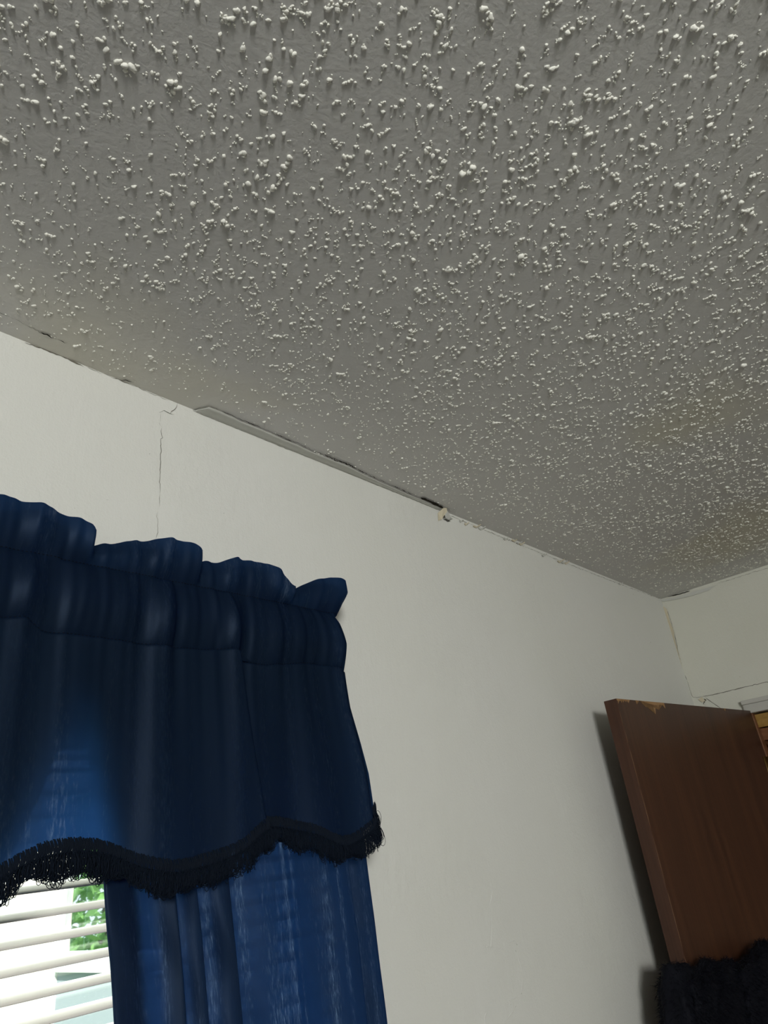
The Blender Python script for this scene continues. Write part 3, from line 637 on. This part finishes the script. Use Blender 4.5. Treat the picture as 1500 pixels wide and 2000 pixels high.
# ------------------------------------------------------------------ curtain panels
def catmull(P, per=10):
    P = np.array(P); P = np.vstack([2*P[0]-P[1], P, 2*P[-1]-P[-2]]); out = []
    for i in range(1, len(P)-2):
        for k in range(per):
            t = k/per; a, b, c, d = P[i-1:i+3]
            out.append(0.5*((2*b) + (-a+c)*t + (2*a-5*b+4*c-d)*t*t + (-a+3*b-3*c+d)*t**3))
    out.append(P[-2]); return np.array(out)
def panel(name, sect, left, right, zlist, ybase, label, amp_top=0.35):
    """sect: cross-section (along 0..1, depth) with overlaps; left/right: x as a function of z"""
    S = catmull(sect, 12); g = []; uv = []; arcS = np.concatenate([[0], np.cumsum(np.hypot(np.diff(S[:, 0])*0.4, np.diff(S[:, 1])))])
    for z in zlist:
        xl = interp(z, *zip(*left)); xr_ = interp(z, *zip(*right)); k = amp_top + (1-amp_top)*np.clip((0.30-z)/0.25, 0, 1)
        wv = 0.0015*np.sin(z*31+S[:, 0]*17) + 0.0012*np.sin(z*57+S[:, 0]*41)
        g.append(np.stack([xl + (xr_-xl)*S[:, 0] + wv*0.8, ybase - S[:, 1]*k + wv, np.full(len(S), z)], -1)); uv.append(np.stack([arcS*1.3, np.full(len(S), z)], -1))
    G = np.stack(g, 1); o = tag(bpy.data.objects.new(name, None), label, 'curtain', 'navy curtain panels under the valance'); C.objects.link(o)
    o.location = (0, 0, 0)
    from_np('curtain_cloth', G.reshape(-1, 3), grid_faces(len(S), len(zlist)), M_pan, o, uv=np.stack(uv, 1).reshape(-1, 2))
    return o
zl = np.concatenate([np.linspace(0.29, -0.30, 120), np.linspace(-0.31, -1.28, 60)])
# cross-section of right panel: x fraction, depth toward the room
sec = [(0.085, -0.004), (0.03, -0.006), (0.002, -0.002), (0.004, 0.004), (0.05, 0.006), (0.10, 0.001), (0.135, 0.000), (0.165, 0.008), (0.186, 0.013), (0.190, 0.009), (0.165, 0.000), (0.160, -0.006), (0.18, -0.008), (0.215, -0.002), (0.243, 0.008), (0.262, 0.010), (0.266, 0.006), (0.243, -0.003), (0.245, -0.008), (0.27, -0.009), (0.305, -0.002), (0.335, 0.010), (0.366, 0.014), (0.370, 0.009), (0.34, -0.002), (0.338, -0.008), (0.37, -0.009), (0.42, -0.003), (0.49, 0.010), (0.55, 0.014), (0.60, 0.006), (0.66, -0.004), (0.73, -0.004), (0.80, 0.008), (0.86, 0.012), (0.885, 0.009), (0.875, 0.001), (0.90, -0.004), (0.945, 0.004), (0.985, 0.006), (1.0, -0.002)]
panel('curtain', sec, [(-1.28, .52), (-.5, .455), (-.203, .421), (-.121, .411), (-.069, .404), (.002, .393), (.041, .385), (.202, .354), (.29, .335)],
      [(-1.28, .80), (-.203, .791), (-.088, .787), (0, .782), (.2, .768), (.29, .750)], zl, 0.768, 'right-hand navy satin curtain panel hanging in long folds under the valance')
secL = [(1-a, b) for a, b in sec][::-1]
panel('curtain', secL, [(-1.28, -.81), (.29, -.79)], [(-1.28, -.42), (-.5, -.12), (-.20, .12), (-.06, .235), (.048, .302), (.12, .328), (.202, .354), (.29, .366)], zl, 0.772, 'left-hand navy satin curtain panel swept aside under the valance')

# ------------------------------------------------------------------ coat on a rack
rack = tag(bpy.data.objects.new('coat_rack', None), 'dark wooden coat rack standing in front of the brown door, under the black coat', 'coat rack'); C.objects.link(rack); rack.location = (1.72, 0.655, ZF)
def rpart(name, bm):
    o = from_bm(name, bm, M_door, smooth=False); o.parent = rack; o.matrix_parent_inverse = Matrix.Translation(-rack.location)
bm = bmesh.new(); tube(bm, [(1.72, 0.655, ZF+0.05), (1.72, 0.655, -0.36)], 0.014, 14); rpart('pole', bm)
for k in range(3):
    a = math.radians(180+90*k); bm = bmesh.new(); tube(bm, [(1.72, 0.655, ZF+0.14), (1.72+math.cos(a)*0.12, 0.655+math.sin(a)*0.10, ZF+0.09), (1.72+math.cos(a)*0.24, 0.655+math.sin(a)*0.22, ZF+0.012)], 0.012, 8); rpart('foot', bm)
for sgn in (-1, 1):
    bm = bmesh.new(); tube(bm, [(1.72, 0.655, -0.44), (1.72+sgn*0.04, 0.655, -0.42), (1.72+sgn*0.05, 0.655, -0.40)], 0.008, 8); rpart('hook', bm)
coat = tag(bpy.data.objects.new('coat', None), 'black fuzzy coat bunched up in front of the brown door, bottom right', 'coat'); C.objects.link(coat)
def fuzzy(name, ells, nb, parent, seed):
    r = np.random.default_rng(seed); VV = []; FF = []; base = 0
    uV, uF = unit_ico(5)
    for (cx, cy, cz, rx, ry, rz) in ells:
        d = np.sign(uV)*np.abs(uV)**0.78*np.array([rx, ry, rz]); n_ = np.array([noise.noise(Vector((v[0]*2.2+cx*9, v[1]*2.2, v[2]*2.2+seed)))*0.11 + noise.noise(Vector((v[0]*7, v[1]*7+cx*5, v[2]*7)))*0.035 for v in uV])
        V = d*(1+n_)[:, None] + np.array([cx, cy, cz]); Nn = uV/np.array([rx, ry, rz]); Nn /= np.linalg.norm(Nn, axis=1, keepdims=True)
        VV.append(V); FF.append(uF+base); base += len(V)
        idx = r.integers(0, len(V), nb); j = r.normal(0, 0.0025, (nb, 3)); P = V[idx]+j; n0 = Nn[idx] + r.normal(0, 0.45, (nb, 3)); n0[:, 2] -= 0.55
        n0 /= np.linalg.norm(n0, axis=1, keepdims=True); ln = r.uniform(0.006, 0.014, (nb, 1)); side = np.cross(n0, r.normal(0, 1, (nb, 3))); side /= np.linalg.norm(side, axis=1, keepdims=True)
        a = P - n0*0.002 - side*0.0005; b = P - n0*0.002 + side*0.0005; c_ = P + n0*ln + np.array([0, 0, -0.002])
        VV.append(np.stack([a, b, c_], 1).reshape(-1, 3)); FF.append(np.arange(nb*3).reshape(-1, 3)+base); base += nb*3
    return from_np(name, np.concatenate(VV), np.concatenate(FF), M_fur, parent, smooth=True)
fuzzy('sleeve', [(1.572, 0.712, -0.482, .072, .052, .205), (1.565, .705, -.75, .065, .05, .30)], 9000, coat, 3)
fuzzy('body', [(1.625, 0.680, -0.492, .125, .034, .205), (1.70, 0.670, -0.495, .15, .036, .195), (1.865, 0.648, -0.520, .23, .046, .225), (1.80, .648, -.85, .24, .048, .45)], 30000, coat, 8)

# ------------------------------------------------------------------ outside
bm = bmesh.new(); box(bm, -14, 14, -6, 20, -2.35, -2.25)
tag(from_bm('lawn', bm, M_grass), 'green lawn outside the window', 'lawn', kind='structure')
XW = 1.50
wing = tag(bpy.data.objects.new('house_wing', None), 'sunlit pale brick wing of the house with a window, seen through the blind', 'building'); C.objects.link(wing)
bm = bmesh.new(); wy0, wy1, wz0, wz1 = 2.35, 3.38, -1.15, 0.42
box(bm, XW, XW+0.15, 1.05, wy0, -2.25, 1.3); box(bm, XW, XW+0.15, wy1, 6.0, -2.25, 1.3); box(bm, XW, XW+0.15, wy0, wy1, -2.25, wz0); box(bm, XW, XW+0.15, wy0, wy1, wz1, 1.3)
from_bm('brick_wall', bm, M_brick, wing)
bm = bmesh.new(); box(bm, XW+0.02, XW+0.07, wy0, wy0+.04, wz0, wz1, .003); box(bm, XW+0.02, XW+0.07, wy1-.035, wy1, wz0, wz1, .003); box(bm, XW+.02, XW+.07, wy0+.04, wy1-.035, wz1-.05, wz1, .003); box(bm, XW+.02, XW+.07, wy0+.04, wy1-.035, wz0, wz0+.05, .003); box(bm, XW+0.005, XW+.07, wy0+.04, wy1-.035, -0.289, -0.225, .003)
fr = from_bm('window_frame', bm, M_white, wing)
bm = bmesh.new(); box(bm, XW+0.045, XW+.05, wy0+.04, wy1-.035, -0.225, wz1-.05); from_bm('upper_pane', bm, M_glass2, fr)
bm = bmesh.new(); box(bm, XW+0.03, XW+.032, wy0+.04, wy1-.035, wz0+.05, -0.289); from_bm('insect_screen', bm, M_screen, fr)
bm = bmesh.new(); box(bm, XW+0.3, XW+.32, wy0-.3, wy1+.3, -2.2, 1.2); from_bm('room_behind_glass', bm, M_screen, wing)
def tree(x, y, h, r, seed, label):
    o = tag(bpy.data.objects.new('tree', None), label, 'tree', 'trees beyond the brick wing'); C.objects.link(o); rr = np.random.default_rng(seed)
    bm = bmesh.new(); tube(bm, [(x, y, -2.25), (x+.1, y, -2.25+h*.35), (x, y+.1, -2.25+h*.6)], [.18, .14, .07], 8); o2 = from_bm('trunk', bm, M_bark, o)
    nb = 9000; d = rr.normal(0, 1, (nb, 3)); d /= np.linalg.norm(d, axis=1, keepdims=True); P = d*(rr.uniform(0.3, 1, (nb, 1))**0.4)*np.array([r, r, h*0.40])*(1+0.25*np.sin(d[:, :1]*6+d[:, 2:]*5)) + np.array([x, y, -2.25+h*0.58])
    t = rr.normal(0, 1, (nb, 3)); t /= np.linalg.norm(t, axis=1, keepdims=True); s = np.cross(t, rr.normal(0, 1, (nb, 3))); s /= np.linalg.norm(s, axis=1, keepdims=True)
    Q = np.stack([P, P+t*.07+s*.035, P+t*.15, P+t*.07-s*.035], 1).reshape(-1, 3)
    from_np('foliage', Q, np.arange(nb*4).reshape(-1, 4), M_leaf, o, smooth=False)
tree(-1.5, 8.6, 4.4, 1.8, 1, 'leafy green tree mirrored in the window of the brick wing'); tree(-8.2, 12.6, 5.0, 2.2, 2, 'leafy green tree further out on the lawn')
bpy.data.objects['tree']['label'] = 'bushy green tree on the lawn, the one nearer the brick wing'
